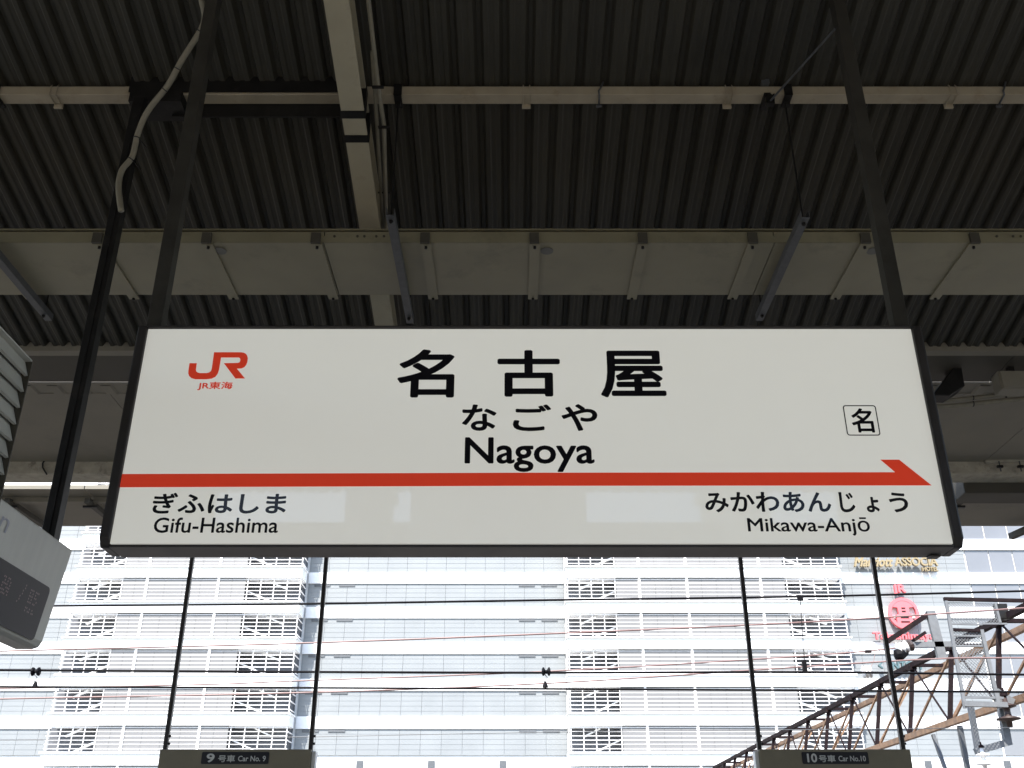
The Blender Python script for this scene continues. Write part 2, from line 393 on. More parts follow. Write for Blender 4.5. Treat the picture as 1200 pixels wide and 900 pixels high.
for k, (ya, yb, r_, lab) in enumerate(((468, 459, .016, 'upper sagging grey cable under the soffit right of the sign'), (475, 466, .02, 'lower thick grey cable under the soffit right of the sign'))):
    t = thing('sagging_cable', lab, 'cable', at(1150, ya, 6.68), 'cables right of the sign')
    pp = [at(1040 + 20 * j, ya + 2 * math.sin(j * .7) + (yb - ya) * max(0, (j - 3) / 6) ** 2, 6.68 + .02 * k) for j in range(11)]
    MB().tube(pp, r_, 8).build('sheath', 'conduit', t, smooth=True)
    MB().tube([pp[5] + Vector((-.004, 0, 0)), pp[5] + Vector((.004, 0, 0))], r_ * 1.12, 8).build('cable_tie', 'tie', t)
    for j in (1, 7):
        MB().bar(pp[j] + Vector((0, 0, r_)), Vector((pp[j].x, pp[j].y, SZ + .004)), .012, .004).build('hanger_strap', 'dark', t)
pr = thing('clamped_pipe', 'short pipe with bolted clamps along the soffit edge at right', 'pipe', at(1170, 545, D540 - .03))
a_, b_ = at(1155, 541, D540 - .03), at(1230, 536, D540 - .03)
MB().tube([a_, b_], .020, 10).build('pipe', 'peeling', pr, smooth=True)
for px_ in (1171, 1195):
    c = at(px_, 543, D540 - .05)
    MB().tube([c + Vector((0, 0, .02)), c + Vector((0, 0, -.075))], .006, 6).build('bolt', 'galv', pr)
    MB().box(c.x - .025, c.x + .025, c.y - .012, c.y + .012, c.z - .04, c.z - .02).build('clamp', 'dark', pr)
sc_ = thing('looped_cord', 'thin black cord looping down over the peeling beam at left', 'cord', at(52, 545, D540 - .02))
MB().tube([at(a, b, D540 - .012) for a, b in ((68, 535), (60, 535.5), (53, 538), (50, 543), (50, 548), (53, 553), (55, 556))], .007, 7).build('cord', 'tie', sc_, smooth=True)

# ---------------------------------------------------------------- purlin fittings
def purlin_clip(px_, lab):
    X = at(px_, 110, PURL).x
    t = thing('wire_clip', lab, 'clip', (X, PURL, pz0), 'wire clips on the cream purlin')
    for s_ in (-1, 1):
        MB().tube([(X + s_ * .017, PURL + .005, pz1 + .012), (X + s_ * .017, PURL - .005, pz1 - .005), (X + s_ * .017, PURL - .005, pz0 - .004), (X + s_ * .017, PURL + .079, pz0 - .004)], .003, 6).build('wire', 'purlin', t)
    MB().box(X - .023, X + .023, PURL + .076, PURL + .088, pz0 - .022, pz0 + .01).build('foot', 'purlin', t)
for px_, lab in ((62, 'small wire clip on the purlin at far left of the roof'), (617, 'wire clip on the purlin above the middle kanji'), (855, 'wire clip on the purlin left of the black bracket'),
                 (1118, 'wire clip on the purlin right of the dark sign pole')):
    purlin_clip(px_, lab)
def hook_clip(px_, lab):
    X = at(px_, 110, PURL).x
    t = thing('hook_clip', lab, 'clip', (X, PURL, pz0), 'hook clips on the cream purlin')
    MB().tube([(X + .02, PURL - .006, pz1 + .025), (X + .004, PURL - .006, pz1 - .02), (X - .006, PURL - .008, pz0 + .02), (X - .004, PURL - .005, pz0 - .005), (X, PURL + .08, pz0 - .006)], .005, 7).build('hook', 'galv', t, smooth=True)
    MB().box(X - .014, X + .014, PURL + .07, PURL + .084, pz0 - .016, pz0 - .004).build('foot', 'galv', t)
hook_clip(703, 'bent hook clip on the purlin above the kanji for house'); hook_clip(1177, 'bent hook clip on the purlin at far right')
# clamping angles where the sign hangers meet the purlin, left of the rafter
ha = thing('hanger_beam', 'black steel channel clamped to the purlin left of the rafter', 'beam', (at(290, 110, PURL).x, PURL, pz0))
xa, xb = at(151, 110, PURL).x, RX - .07
MB().box(xa, xb, PURL - .012, PURL - .004, zD(109, PURL), zD(83, PURL) ).build('front_plate', 'dark', ha)
MB().box(at(205, 122, PURL + .09).x, xb, PURL + .078, PURL + .086, zD(137, PURL + .08), pz0 + .05).build('rear_plate', 'dark', ha)
MB().box(at(152, 125, PURL).x, at(213, 125, PURL).x, PURL - .03, PURL + .13, pz0 - .07, pz0 - .004).build('saddle', 'dark', ha)

# ---------------------------------------------------------------- cable tray
TZ = CAMZ + 2.75 * K
T0, T1 = Dz(284, TZ), Dz(345.5, TZ)
tray = thing('cable_tray', 'long beige cable tray with flat cross bars hanging under the roof', 'cable tray', (0, T0, TZ))
x = -8.2; k = 0
tm = MB().box(0, 2.395, T0 + .006, T1, TZ, TZ + .07).mesh('tray_cover', 'tray')
while x < 8:
    piece('tray_cover', tm, tray, (x, 0, 0)); x += 2.4
MB().prism([(0, .002), (.0045, .002), (.0045, .034), (.028, .034), (.028, .0385), (0, .0385)], lambda u, v, t: Vector((t, T0 - .002 + u * .5, TZ - .004 + v * 1.15)), -8.2, 8.2).build('front_rail', 'tray', tray)
MB().box(-8.2, 8.2, T0 + .03, T0 + .10, TZ + .1, TZ + .108).build('upper_rail', 'tray', tray)
bm_ = MB().prism([(0, 0), (.056, 0), (.056, .008), (0, .008)], lambda u, v, t: Vector((u, t, v)), T0 + .004, T1 + .035).mesh('cross_bar', 'tray')
cmesh = MB().box(0, .05, T0 - .02, T0 - .004, -.012, .05).mesh('clamp', 'soffit_dark')
bolt = MB().lathe((0, 0, 0), [(.008, 0), (.008, -.012), (.004, -.014)], 8).mesh('bolt', 'dark')
for px_ in (-20, 113, 241, 369, 497, 625, 752, 881, 1013, 1141, 1270):
    X = at(px_, 285, T0).x - .02
    piece('cross_bar', bm_, tray, (X, 0, TZ - .010)); piece('clamp', cmesh, tray, (X, 0, TZ))
    piece('bolt', bolt, tray, (X + .028, T0 + .025, TZ - .011)); piece('bolt', bolt, tray, (X + .028, T1 + .022, TZ - .011))
for px_ in (258, 641, 1023):                    # oval maker's stickers
    c = atz(px_, 294, TZ - .003)
    MB().lathe(c, [(.034, 0), (.034, .002)], 20, (0, 0, -1)).build('oval_sticker', 'sticker', tray)
for px_ in (419, 427, 441, 450, 392, 1168, 1187, 1196):
    c = at(px_, 277, T0 - .004)
    MB().lathe(c, [(.007, 0), (.007, .004)], 10, (0, -1, 0)).build('rivet', 'soffit_dark', tray)

# trapeze hangers carrying the tray
HZ = CAMZ + 2.69 * K
def trapeze(px0, py0, px1, py1, lab):
    a = atz(px0, py0, HZ); b = atz(px1, py1, HZ)
    X = b.x if px0 < 0 else (a.x + b.x) / 2
    t = thing('trapeze_hanger', lab, 'hanger', (X, a.y, HZ), 'trapeze hangers under the cable tray')
    w_, h_, e = .021, .042, .003
    MB().prism([(-w_, 0), (w_, 0), (w_, h_), (w_ - e, h_), (w_ - e, e), (-w_ + e, e), (-w_ + e, h_), (-w_, h_)], lambda u, v, q: Vector((X + u, q, HZ + v)), a.y, b.y).build('strut', 'galv', t)
    for y in (a.y + .045, b.y - .07):
        top = min(pz0 - .03, roofz(y) - .01) if y < 4.6 else roofz(y) - .002
        MB().tube([(X, y, HZ - .018), (X, y, top)], .005, 8).build('rod', 'dark', t)
        MB().lathe((X, y, HZ - .012), [(.011, 0), (.011, .009)], 6).build('nut', 'dark', t)
    y = PURL
    MB().prism([(-.022, 0), (.022, 0), (.022, .006), (-.022, .006)], lambda u, v, q: Vector((X + u, PURL - .012 + v, q)), pz0 - .01, pz1 + .004).build('clamp', 'dark', t)
    MB().box(X - .02, X + .02, PURL - .012, PURL + .09, pz0 - .014, pz0 - .004).build('clamp', 'dark', t)
    MB().box(X - .014, X + .014, PURL + .03, PURL + .055, pz0 - .04, pz0 - .0145).build('clamp', 'dark', t)
trapeze(460, 252, 478, 379, 'galvanised strut hanger under the tray beside the cream rafter')
trapeze(936, 255, 897, 376, 'galvanised strut hanger under the tray near the right sign pole')
trapeze(-62, 245, 57, 376, 'galvanised strut hanger under the tray at the far left edge')

# ---------------------------------------------------------------- the station name sign
SD = 3.472
sz0, sz1 = at(600, 637, SD).z, at(600, 385.6, SD).z
sx0, sx1 = at(128.8, 637, SD).x, at(1116.8, 637, SD).x
sign = thing('station_sign', 'long white hanging station name sign with red arrow stripe and black frame', 'sign', ((sx0 + sx1) / 2, SD + .06, sz0))
MB().box(sx0, sx1, SD, SD + .012, sz0, sz1).build('face_panel', 'face', sign)
MB().box(sx0 - .002, sx1 + .002, SD + .0125, SD + .125, sz0 - .004, sz1 + .006).build('housing', 'brownblack', sign)
fr = thing
for nm, xx0, xx1 in (('end_cap', sx0 - .040, sx0 - .0005), ('end_cap', sx1 + .0005, sx1 + .040)):
    e = MB().prism([(SD - .012, sz0 + .02), (SD + .012, sz0 - .012), (SD + .13, sz0 - .012), (SD + .13, sz1 + .012), (SD - .012, sz1 + .012)],
               lambda u, v, t: Vector((t, u, v)), xx0, xx1).build(nm, 'brownblack', sign, bevel=.008)
MB().box(sx0, sx1, SD - .004, SD + .13, sz0 - .014, sz0 - .0045).build('bottom_rail', 'brownblack', sign, bevel=.002)
MB().box(sx0, sx1, SD - .004, SD + .13, sz1 + .0065, sz1 + .014).build('top_rail', 'brownblack', sign, bevel=.002)
for xx in (sx1 - .03,):
    MB().box(xx - .02, xx + .02, SD + .09, SD + .132, sz0 - .020, sz0 - .0145).build('end_foot', 'brownblack', sign, bevel=.003)
PD = SD + .075
for px_, py_ in ((183, 383), (1054, 383)):
    X = at(px_, py_, PD).x
    MB().box(X - .029, X + .029, PD - .029, PD + .029, sz1 + .0145, roofz(PD) - .004).build('hanger_pole', 'pole', sign, bevel=.003)
    MB().box(X - .05, X + .05, PD - .05, PD + .05, sz1 + .015, sz1 + .023).build('base_plate', 'dark', sign)
Xp = at(1054, 383, PD).x
# lettering
YL = SD - .0012
def glyph(body, px0, px1, py0, py1, bold, m='ink', name='lettering'):
    left = (px0 + px1) / 2 < 600
    x0 = at(px0, py1 if left else py0, SD).x; x1 = at(px1, py0 if left else py1, SD).x
    z0 = at(600, py1, SD).z; z1 = at(600, py0, SD).z
    return lettering(body, x0, x1, z0, z1, YL, m, sign, bold, name=name)
KB = .022
glyph('名', 464, 533.5, 409.5, 466, KB); glyph('古', 583, 657, 410.4, 465, KB); glyph('屋', 702, 781.5, 411, 466, KB)
glyph('な', 541, 582, 474, 505, .024); glyph('ご', 601, 646.5, 474, 505.3, .024); glyph('や', 657.5, 700.8, 473.6, 505.2, .024)
glyph('Nagoya', 545, 697.3, 512.5, 553.2, .018)
glyph('ぎふはしま', 177, 337, 577.5, 602, .024); glyph('Gifu-Hashima', 179, 327.3, 606.5, 624.6, .012)
glyph('みかわあん', 825, 975.3, 576.5, 600.5, .024); glyph('じ', 982, 1003.5, 576.7, 600.5, .024); glyph('ょ', 1013.5, 1031.5, 582.3, 600.5, .03); glyph('う', 1040, 1066, 577.2, 600.5, .024); glyph('Mikawa-Anjō', 875, 1021, 606.3, 628, .012)
glyph('名', 995.3, 1025.6, 478.6, 507, .02)
glyph('JR東海', 231, 273.3, 447.5, 457.4, .022, 'red')
def flat(poly, m, name):
    vs = [at(a, b, SD) for a, b in poly]; vs = [Vector((p.x, YL, p.z)) for p in vs]
    cu = bpy.data.curves.new('outline', 'CURVE'); cu.dimensions = '2D'; cu.fill_mode = 'BOTH'
    s_ = cu.splines.new('POLY'); s_.points.add(len(vs) - 1); s_.use_cyclic_u = True
    for i, p in enumerate(vs): s_.points[i].co = (p.x, p.z, 0, 1)
    o = bpy.data.objects.new('outline', cu); COL.objects.link(o)
    dg = bpy.context.evaluated_depsgraph_get(); dg.update(); me = bpy.data.meshes.new_from_object(o.evaluated_get(dg))
    bpy.data.objects.remove(o); bpy.data.curves.remove(cu)
    off = wloc(sign)
    for v in me.vertices: v.co = Vector((v.co.x, YL, v.co.y)) - off
    me.materials.clear(); me.materials.append(M[m])
    o = bpy.data.objects.new(name, me); COL.objects.link(o); o.parent = sign; WL[o] = off.copy(); return o
def arc(cx, cy, rx, ry, a0, a1, n=8): return [(cx + rx * math.cos(R(a0 + (a1 - a0) * i / n)), cy + ry * math.sin(R(a0 + (a1 - a0) * i / n))) for i in range(n + 1)]
zf = lambda pts: [(180 + a / 5.4545, 390 + b / 5.4545) for a, b in pts]
JR = [(230, 195), (277, 195)] + [(271, 236), (273, 247), (283, 255), (298, 258), (340, 258), (356, 254), (367, 245), (372, 230), (387, 125), (560, 125), (578, 128), (592, 136), (600, 150), (603, 165),
      (600, 186), (593, 206), (580, 221), (562, 229), (533, 230), (585, 293), (523, 293), (449, 195), (538, 193), (549, 190), (554, 181), (555, 170), (551, 162), (542, 159), (432, 159), (419, 236), (411, 262), (396, 282), (372, 294), (335, 298), (268, 298), (243, 291), (228, 278), (222, 260), (223, 240)]
flat(zf(JR), 'red', 'railway_logo')
flat([(143.2, 555.6), (600, 554.1), (1048.8, 553.5), (1031.5, 538.8), (1053.6, 538.8), (1091.8, 569), (600, 569.5), (140.6, 571.2)], 'red', 'arrow_stripe')
bx = [(987, 475), (1025.9, 475), (1032, 510.6), (993, 510.6)]
X0, X1 = at(990, 493, SD).x, at(1029, 493, SD).x; Z0, Z1 = at(600, 510.6, SD).z, at(600, 475, SD).z
def rr(x0, x1, z0, z1, r): 
    P_ = []
    for cx, cz, a0 in ((x1 - r, z1 - r, 0), (x0 + r, z1 - r, 90), (x0 + r, z0 + r, 180), (x1 - r, z0 + r, 270)):
        P_ += [(cx + r * math.cos(R(a0 + 15 * i)), cz + r * math.sin(R(a0 + 15 * i))) for i in range(7)]
    return P_
o_, i_ = rr(X0, X1, Z0, Z1, .011), rr(X0 + .004, X1 - .004, Z0 + .004, Z1 - .004, .0075)
n = len(o_); b = MB(); b.add([(a, YL, c) for a, c in o_] + [(a, YL, c) for a, c in i_], [(i, (i + 1) % n, (i + 1) % n + n, i + n) for i in range(n)]); b.build('code_frame', 'ink', sign)
# brace from the right hanger pole to the purlin
br = thing('diagonal_brace', 'thin black brace rod from the right sign pole to the purlin', 'brace', at(905, 115, PURL))
ca = at(903, 118, PURL - .03); cb = Vector((Xp - .03, PD, at(979, 33, PD).z))
MB().tube([ca, cb], .0055, 8).build('rod', 'galv', br)
MB().prism([(-.024, -.015), (.02, -.02), (.026, .05), (.012, .04), (0, .055), (-.012, .04), (-.02, .05)], lambda u, v, t: Vector((ca.x + u, t, ca.z + v)), PURL - .032, PURL - .004).build('clamp', 'dark', br)
MB().box(ca.x - .025, ca.x + .01, PURL - .02, PURL + .09, pz0 - .03, pz0 - .004).build('clamp', 'dark', br)
MB().box(ca.x - .03, ca.x + .012, PURL - .024, PURL + .004, pz1 + .002, pz1 + .035).build('clamp', 'galv', br)

# ---------------------------------------------------------------- departure board, its pole, and the conduit
K2 = 1.111
BE = 3.75 * K2
bt = at(85, 645, BE); bb = at(47, 760, BE)
brd = thing('departure_board', 'silver hanging departure board with dark display at the left edge', 'display', (bt.x - .08, 3.2, bb.z))
tx, bx_ = bt.x, bb.x; tz, bz = bt.z, bb.z - .004
prof = [(tx, tz), (bx_ + .004, bz + .03), (bx_ - .006, bz + .008), (bx_ - .03, bz), (bx_ - .10, bz), (bx_ - .135, bz + .03), (tx - .16, tz), (tx - .14, tz + .006), (tx - .02, tz + .006)]
MB().prism(prof, lambda u, v, t: Vector((u, t, v)), 2.0, BE).build('housing', 'board', brd, bevel=.005)
nrm = Vector((tz - bz, 0, -(tx - bx_))).normalized()
fz = lambda z: tx + (z - tz) * (tx - bx_) / (tz - bz)
def face(y, z, dep): return Vector((fz(z), y, z)) + nrm * dep
szt, szb = at(63, 690, 3.68 * K2).z, at(41, 752, 3.685 * K2).z
b = MB(); y1_, y0_ = 3.672 * K2, 2.05; rrr = .022
def on_face(pts, d): return [face(y, z, d) for y, z in pts]
pl = []
for cy, cz, a0 in ((y1_ - rrr, szt - rrr, 0), (y0_ + rrr, szt - rrr, 90), (y0_ + rrr, szb + rrr, 180), (y1_ - rrr, szb + rrr, 270)):
    pl += [(cy + rrr * math.cos(R(a0 + 18 * i)), cz + rrr * math.sin(R(a0 + 18 * i))) for i in range(6)]
n = len(pl); b.add(on_face(pl, .0015) + on_face(pl, .005), [tuple(range(n)), tuple(range(2 * n - 1, n - 1, -1))] + [(i, (i + 1) % n, (i + 1) % n + n, i + n) for i in range(n)])
scr = b.build('screen', 'screen', brd)
led = MB(); rnd = random.Random(3)
def dots(y0, z0, rows):
    for j, row in enumerate(rows):
        for i, c in enumerate(row):
            if c != '.':
                y, z = y0 + i * .0115, z0 - j * .0115
                s_ = .0032
                led.add(on_face([(y - s_, z - s_), (y + s_, z - s_), (y + s_, z + s_), (y - s_, z + s_)], .0062), [(0, 1, 2, 3)])
dots(3.535 * K2, szt - .045, ['###.###', '#.#.#..', '###.##.', '#.#...#', '###.##.', '.......', '##.#.#.', '#.##.##'])
dots(3.46 * K2, szt - .04, ['...#', '...#', '..#.', '..#.', '.#..', '.#..', '#...'])
dots(3.33 * K2, szt - .05, ['##.##.', '.#.#.#', '####.#', '#..###', '###.##', '.###.#'])
lo = led.build('led_dots', 'led', scr); lo['kind'] = 'stuff'
lettering('n', 3.19 * K2, 3.25 * K2, tz - .10, tz - .05, 0, 'grey_ink', brd, 0, fn=lambda u, t, d: face(u + (t - tz + .09) * .15, t, .0015))
PX, PDD = at(62, 620, 3.70 * K2).x - .004, 3.70 * K2
ptop = pz0 - .071
MB().box(PX - .029, PX + .029, PDD - .029, PDD + .029, tz + .006, ptop).build('hanger_pole', 'dark', brd, bevel=.003)
MB().box(PX - .006, PX + .006, PDD - .033, PDD - .0295, tz + .02, ptop - .3).build('seam', 'dark', brd)
fc = thing('flexible_conduit', 'bent grey flexible conduit tied along the black board pole at upper left', 'conduit', at(142, 245, 4.05))
raw = [(700, -60, 3.24), (708, 0, 3.27), (719, 60, 3.32), (703, 110, 3.36), (640, 210, 3.42), (590, 300, 3.48), (520, 390, 3.54), (485, 470, 3.59), (465, 550, 3.62), (428, 600, 3.63), (417, 660, 3.64), (426, 742, 3.65)]
P3 = [at(a / 3, b / 3, d * K2) for a, b, d in raw]
def smooth(pts, n=6):
    o = []
    for i in range(len(pts) - 1):
        p0, p1_, p2_, p3_ = pts[max(i - 1, 0)], pts[i], pts[i + 1], pts[min(i + 2, len(pts) - 1)]
        for k in range(n):
            t = k / n
            o.append(.5 * ((2 * p1_) + (p2_ - p0) * t + (2 * p0 - 5 * p1_ + 4 * p2_ - p3_) * t * t + (3 * p1_ - p0 - 3 * p2_ + p3_) * t ** 3))
    return o + [pts[-1]]
PS = smooth(P3, 6)
MB().tube(PS, .0145, 12).build('sheath', 'conduit', fc, smooth=True)
for i in (18, 26, 31, 43, 49):
    d = (PS[i + 1] - PS[i]).normalized()
    MB().tube([PS[i] - d * .003, PS[i] + d * .003], .0163, 12).build('cable_tie', 'tie', fc)
    if i > 40: MB().bar(PS[i] + Vector((.01, 0, -.004)), PS[i] + Vector((.05, .02, -.05)), .005, .003).build('tie_tail', 'tie', fc)

# louvred box above the board
LD = 3.40
lt, lb = at(33, 441, LD), at(4.5, 557, LD)
lv = thing('louvred_box', 'grey louvred metal box hanging above the departure board at left edge', 'louvre', (lt.x - .1, 2.8, lb.z - .06))
stp = (lt.z - lb.z) / 6
lvm = MB().prism([(0, 0), (-.030, .080), (-.034, .080), (-.012, -.002)], lambda u, v, t: Vector((u, t, v)), 2.0, LD - .004).mesh('slat', 'louvre')
for k in range(0, 9):
    piece('slat', lvm, lv, (lt.x, 0, lt.z - k * stp))
zt_, zb_ = lt.z + .06, lt.z - 8.6 * stp
MB().box(lt.x - .1, lt.x + .003, LD, LD + .006, zb_, zt_).build('end_plate', 'soffit_dark', lv)
MB().box(lt.x - .1, lt.x - .094, 2.0, LD - .001, zb_, zt_).build('back_plate', 'soffit_dark', lv)
MB().box(lt.x - .1, lt.x + .003, 2.0, LD - .001, zt_ + .001, zt_ + .007).build('top_plate', 'louvre', lv)
for y in (2.1, 2.6):
    MB().box(lt.x - .06, lt.x - .04, y, y + .03, zt_ + .008, roofz(y) - .002).build('hanger_strap', 'dark', lv)

# ---------------------------------------------------------------- car number boxes over the platform edge
ND = 8.9
def car_plate(pxl, pxr, lab, num, txt, lx0, lx1, rods, endpx):
    a = at(pxl, 878, ND); c = at(pxr, 878, ND); zt = a.z; hgt = .30
    t = thing('car_number_box', lab, 'sign', ((a.x + c.x) / 2, ND, zt - hgt), 'car number boxes over the platform edge')
    MB().box(a.x, c.x, ND, ND + .13, zt - hgt, zt).build('casing', 'plate', t, bevel=.006)
    x0, x1 = at(lx0, 890, ND).x, at(lx1, 890, ND).x
    z1, z0 = at(600, 881.2, ND).z, at(600, 895.4, ND).z
    pb = MB(); pl = rr(x0, x1, z0, z1, .012); n = len(pl)
    pb.add([(u, ND - .004, v) for u, v in pl] + [(u, ND - .0005, v) for u, v in pl], [tuple(range(n)), tuple(range(2 * n - 1, n - 1, -1))] + [(i, (i + 1) % n, (i + 1) % n + n, i + n) for i in range(n)])
    lp = pb.build('number_plate', 'plate_black', t)
    W_ = x1 - x0; H_ = z1 - z0
    y = ND - .006
    lettering(num, x0 + .075 * W_, x0 + (.195 if len(num) == 1 else .225) * W_, z0 + .13 * H_, z0 + .87 * H_, y, 'plate_white', lp, .03)
    lettering('号車', x0 + .25 * W_, x0 + .50 * W_, z0 + .15 * H_, z0 + .74 * H_, y, 'plate_white', lp, .02)
    lettering(txt, x0 + .545 * W_, x0 + .955 * W_, z0 + .22 * H_, z0 + .68 * H_, y, 'plate_white', lp, .02)
    for px_, py_ in rods:
        X = at(px_, py_, ND + .05).x
        zr = OZ - .055
        MB().box(X - .018, X + .018, ND + .035, ND + .075, zt - .02, SZ + .06).build('hanger_rod', 'brownblack', t, bevel=.003)
        for k in (.05, .11):
            MB().lathe((X + .018, ND + .055, zt + k), [(.011, 0), (.011, .014)], 6, (1, 0, 0)).build('bolt', 'dark', t)
    xe = c.x if endpx > pxr else a.x
    s_ = 1 if endpx > pxr else -1
    MB().box(min(xe + s_ * .002, xe + s_ * .035), max(xe + s_ * .002, xe + s_ * .035), ND + .02, ND + .11, zt - hgt + .02, zt - .012).build('end_bracket', 'white_metal', t, bevel=.004)
    return t
car_plate(187.5, 365, 'olive box for car 9 hanging at lower left on two rods', '9', 'Car No. 9', 236, 315, ((224.5, 660), (382, 660)), 372)
car_plate(889.5, 1066.5, 'olive box for car 10 hanging at lower right on two rods', '10', 'Car No.10', 940, 1018, ((868, 660), (1023.5, 660)), 884)

# ---------------------------------------------------------------- overhead wires
def wire(label, pts, r, m='wire', group=None, n=6):
    P_ = [at(*p) for p in pts]
    t = thing('overhead_wire', label, 'wire', P_[0], group)
    MB().tube(smooth(P_, 6), r, n).build('strand', m, t)
    return t
wA = wire('black messenger wire highest over the tracks', [(-300, 715, 13.5), (71, 710, 13.2), (346, 707.8, 13), (646, 703.2, 13), (946, 699, 13), (1200, 692.6, 13), (1500, 684, 13)], .0145)
wB = wire('upper of the two level black wires with clamps', [(-300, 784.5, 13), (0, 785.3, 13), (346, 787.3, 13), (646, 788.3, 13), (946, 787.5, 13), (1200, 790.6, 13), (1500, 792, 13)], .015)
wC = wire('lower of the two level black wires, the contact wire', [(-300, 803.5, 13), (0, 804.8, 13), (346, 806, 13), (646, 807.3, 13), (946, 809, 13), (1200, 810.8, 13), (1500, 812, 13)], .0135)
wD = wire('highest copper coloured wire rising to the right', [(-300, 772, 16), (0, 763, 16), (346, 754, 16), (646, 742.5, 16), (946, 729, 16), (1200, 712.5, 16), (1500, 692, 16)], .014, 'copper')
wE = wire('lowest copper coloured wire rising to the right', [(-300, 827, 17), (0, 819, 17), (346, 812, 17), (646, 800.5, 17), (946, 781, 17), (1100, 772, 17), (1200, 771, 17), (1500, 770, 17)], .014, 'copper')
wF = wire('middle copper wire ending at the white insulator', [(-300, 812, 17.5), (200, 803, 17.5), (346, 798, 17.5), (646, 786.5, 17.5), (946, 768.5, 17.5), (1056, 759, 17.5)], .013, 'copper')
wG = wire('faint grey wire crossing low over the truss', [(-300, 868, 20), (200, 866, 20), (646, 858, 20), (1000, 854.5, 20), (1200, 852.5, 20), (1500, 850, 20)], .007, 'galv')
for px_, lab in ((42, 'black twin clamp with spring between level wires at left'), (640, 'black twin clamp with spring between level wires at centre')):
    a = at(px_, 787, 12.98); c = at(px_ - 1, 804, 12.99)
    t = thing('wire_clamp', lab, 'clamp', c, 'twin wire clamps')
    MB().lathe(a + Vector((-.055, 0, 0)), [(.03, 0), (.055, .012), (.05, .03), (.02, .045), (.02, .065), (.05, .08), (.055, .098), (.03, .11)], 10, (1, 0, 0)).build('spool', 'wire', t)
    MB().tube([a + Vector((-.02, 0, -.03)), (a * .6 + c * .4) + Vector((.02, 0, 0)), (a * .35 + c * .65) + Vector((-.015, 0, 0)), c + Vector((0, 0, .03))], .006, 6).build('spring_link', 'galv', t)
    MB().lathe(c + Vector((0, 0, -.015)), [(.04, 0), (.03, .03), (.012, .075)], 8).build('foot_clamp', 'wire', t)
a = at(937.5, 699.5, 12.98); c = at(943.5, 786.5, 12.98)
t = thing('dropper', 'thin vertical dropper between messenger and level wire over right lattice', 'dropper', c)
MB().tube([a, c], .005, 6).build('rod', 'wire', t)
MB().box(a.x - .035, a.x + .035, a.y - .02, a.y + .02, a.z - .05, a.z + .02).build('clamp', 'wire', t)
MB().box(c.x - .025, c.x + .025, c.y - .02, c.y + .02, c.z - .02, c.z + .13).build('clamp', 'wire', t)
# insulators in the line wires near the truss
INS = [(.02, 0), (.05, .01), (.10, .03), (.105, .045), (.05, .06), (.045, .09), (.10, .11), (.105, .125), (.05, .14), (.045, .17), (.10, .19), (.105, .205), (.05, .22), (.02, .24)]
a = at(1051, 762, 17.4)
t = thing('string_insulator', 'white porcelain insulator string at the tip of the grey arm', 'insulator', a)
MB().lathe(a, [(r_ * 1.0, h_ * .9) for r_, h_ in INS], 14, (1, 0, .35)).build('shed_string', 'porcelain', t, smooth=True)
MB().lathe(a + Vector((.205, 0, .07)), [(.07, 0), (.10, .02), (.10, .06), (.04, .10)], 12, (1, 0, .35)).build('cap', 'porcelain_brown', t)
a2 = at(1055, 768, 17.4)
MB().lathe(a2 + Vector((-.1, 0, 0)), [(.03, 0), (.09, .02), (.11, .10), (.05, .2), (.02, .25)], 10, (1, 0, .15)).build('clamp', 'wire', t)
a = at(1010, 788, 17.2)
t = thing('strain_insulator', 'small beige strain insulator on the wire left of the right rod', 'insulator', a)
MB().lathe(a, [(r_, h_ * .7) for r_, h_ in INS], 12, (1, 0, .1)).build('shed_string', 'porcelain', t, smooth=True)
MB().tube([at(1019, 785, 17.2), at(1024, 774, 17.2), at(1025, 767, 17.2), at(1020, 763.5, 17.2), at(1005, 766, 17.2)], .005, 6).build('jumper', 'copper', t)
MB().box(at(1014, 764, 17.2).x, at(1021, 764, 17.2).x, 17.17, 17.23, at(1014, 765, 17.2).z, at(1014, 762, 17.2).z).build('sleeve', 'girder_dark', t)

# ---------------------------------------------------------------- catenary gantry
gt = thing('catenary_gantry', 'rusty lattice girder gantry receding over the tracks at lower right', 'gantry', (14, 52, RAILZ - .2))
HU, HL = CAMZ + 6.2, CAMZ + 3.95
XU, XU2, XL_, XL2 = 13.34, 14.45, 12.9, 13.9
Y0g, Y1g = 24.4, 70.6
def chord(X, Z, m): MB().bar((X, Y0g, Z), (X, Y1g, Z), .17, .17).build('chord', m, gt)
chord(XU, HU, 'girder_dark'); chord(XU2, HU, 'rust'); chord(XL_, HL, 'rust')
n = 14; dY = (Y1g - Y0g) / n
for k in range(n + 1):
    y = Y0g + k * dY
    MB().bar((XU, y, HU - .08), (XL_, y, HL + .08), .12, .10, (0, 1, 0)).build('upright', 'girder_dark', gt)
    if k % 2 == 0: MB().bar((XU2, y, HU - .08), (XL_ + .06, y, HL + .09), .06, .06, (0, 1, 0)).build('upright', 'rust', gt)
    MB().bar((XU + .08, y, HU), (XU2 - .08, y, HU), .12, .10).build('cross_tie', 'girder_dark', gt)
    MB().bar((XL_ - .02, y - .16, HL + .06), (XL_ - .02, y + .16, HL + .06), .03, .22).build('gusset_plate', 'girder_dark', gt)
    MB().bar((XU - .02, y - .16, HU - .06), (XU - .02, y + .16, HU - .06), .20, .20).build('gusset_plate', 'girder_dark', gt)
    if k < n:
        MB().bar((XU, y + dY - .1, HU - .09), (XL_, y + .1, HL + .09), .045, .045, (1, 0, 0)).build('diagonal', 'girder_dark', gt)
        MB().bar((XU + .08, y + .1, HU - .09), (XL_ + .08, y + dY - .1, HL + .09), .06, .06, (1, 0, 0)).build('diagonal', 'rust', gt)
yp = Y0g + 2 * dY
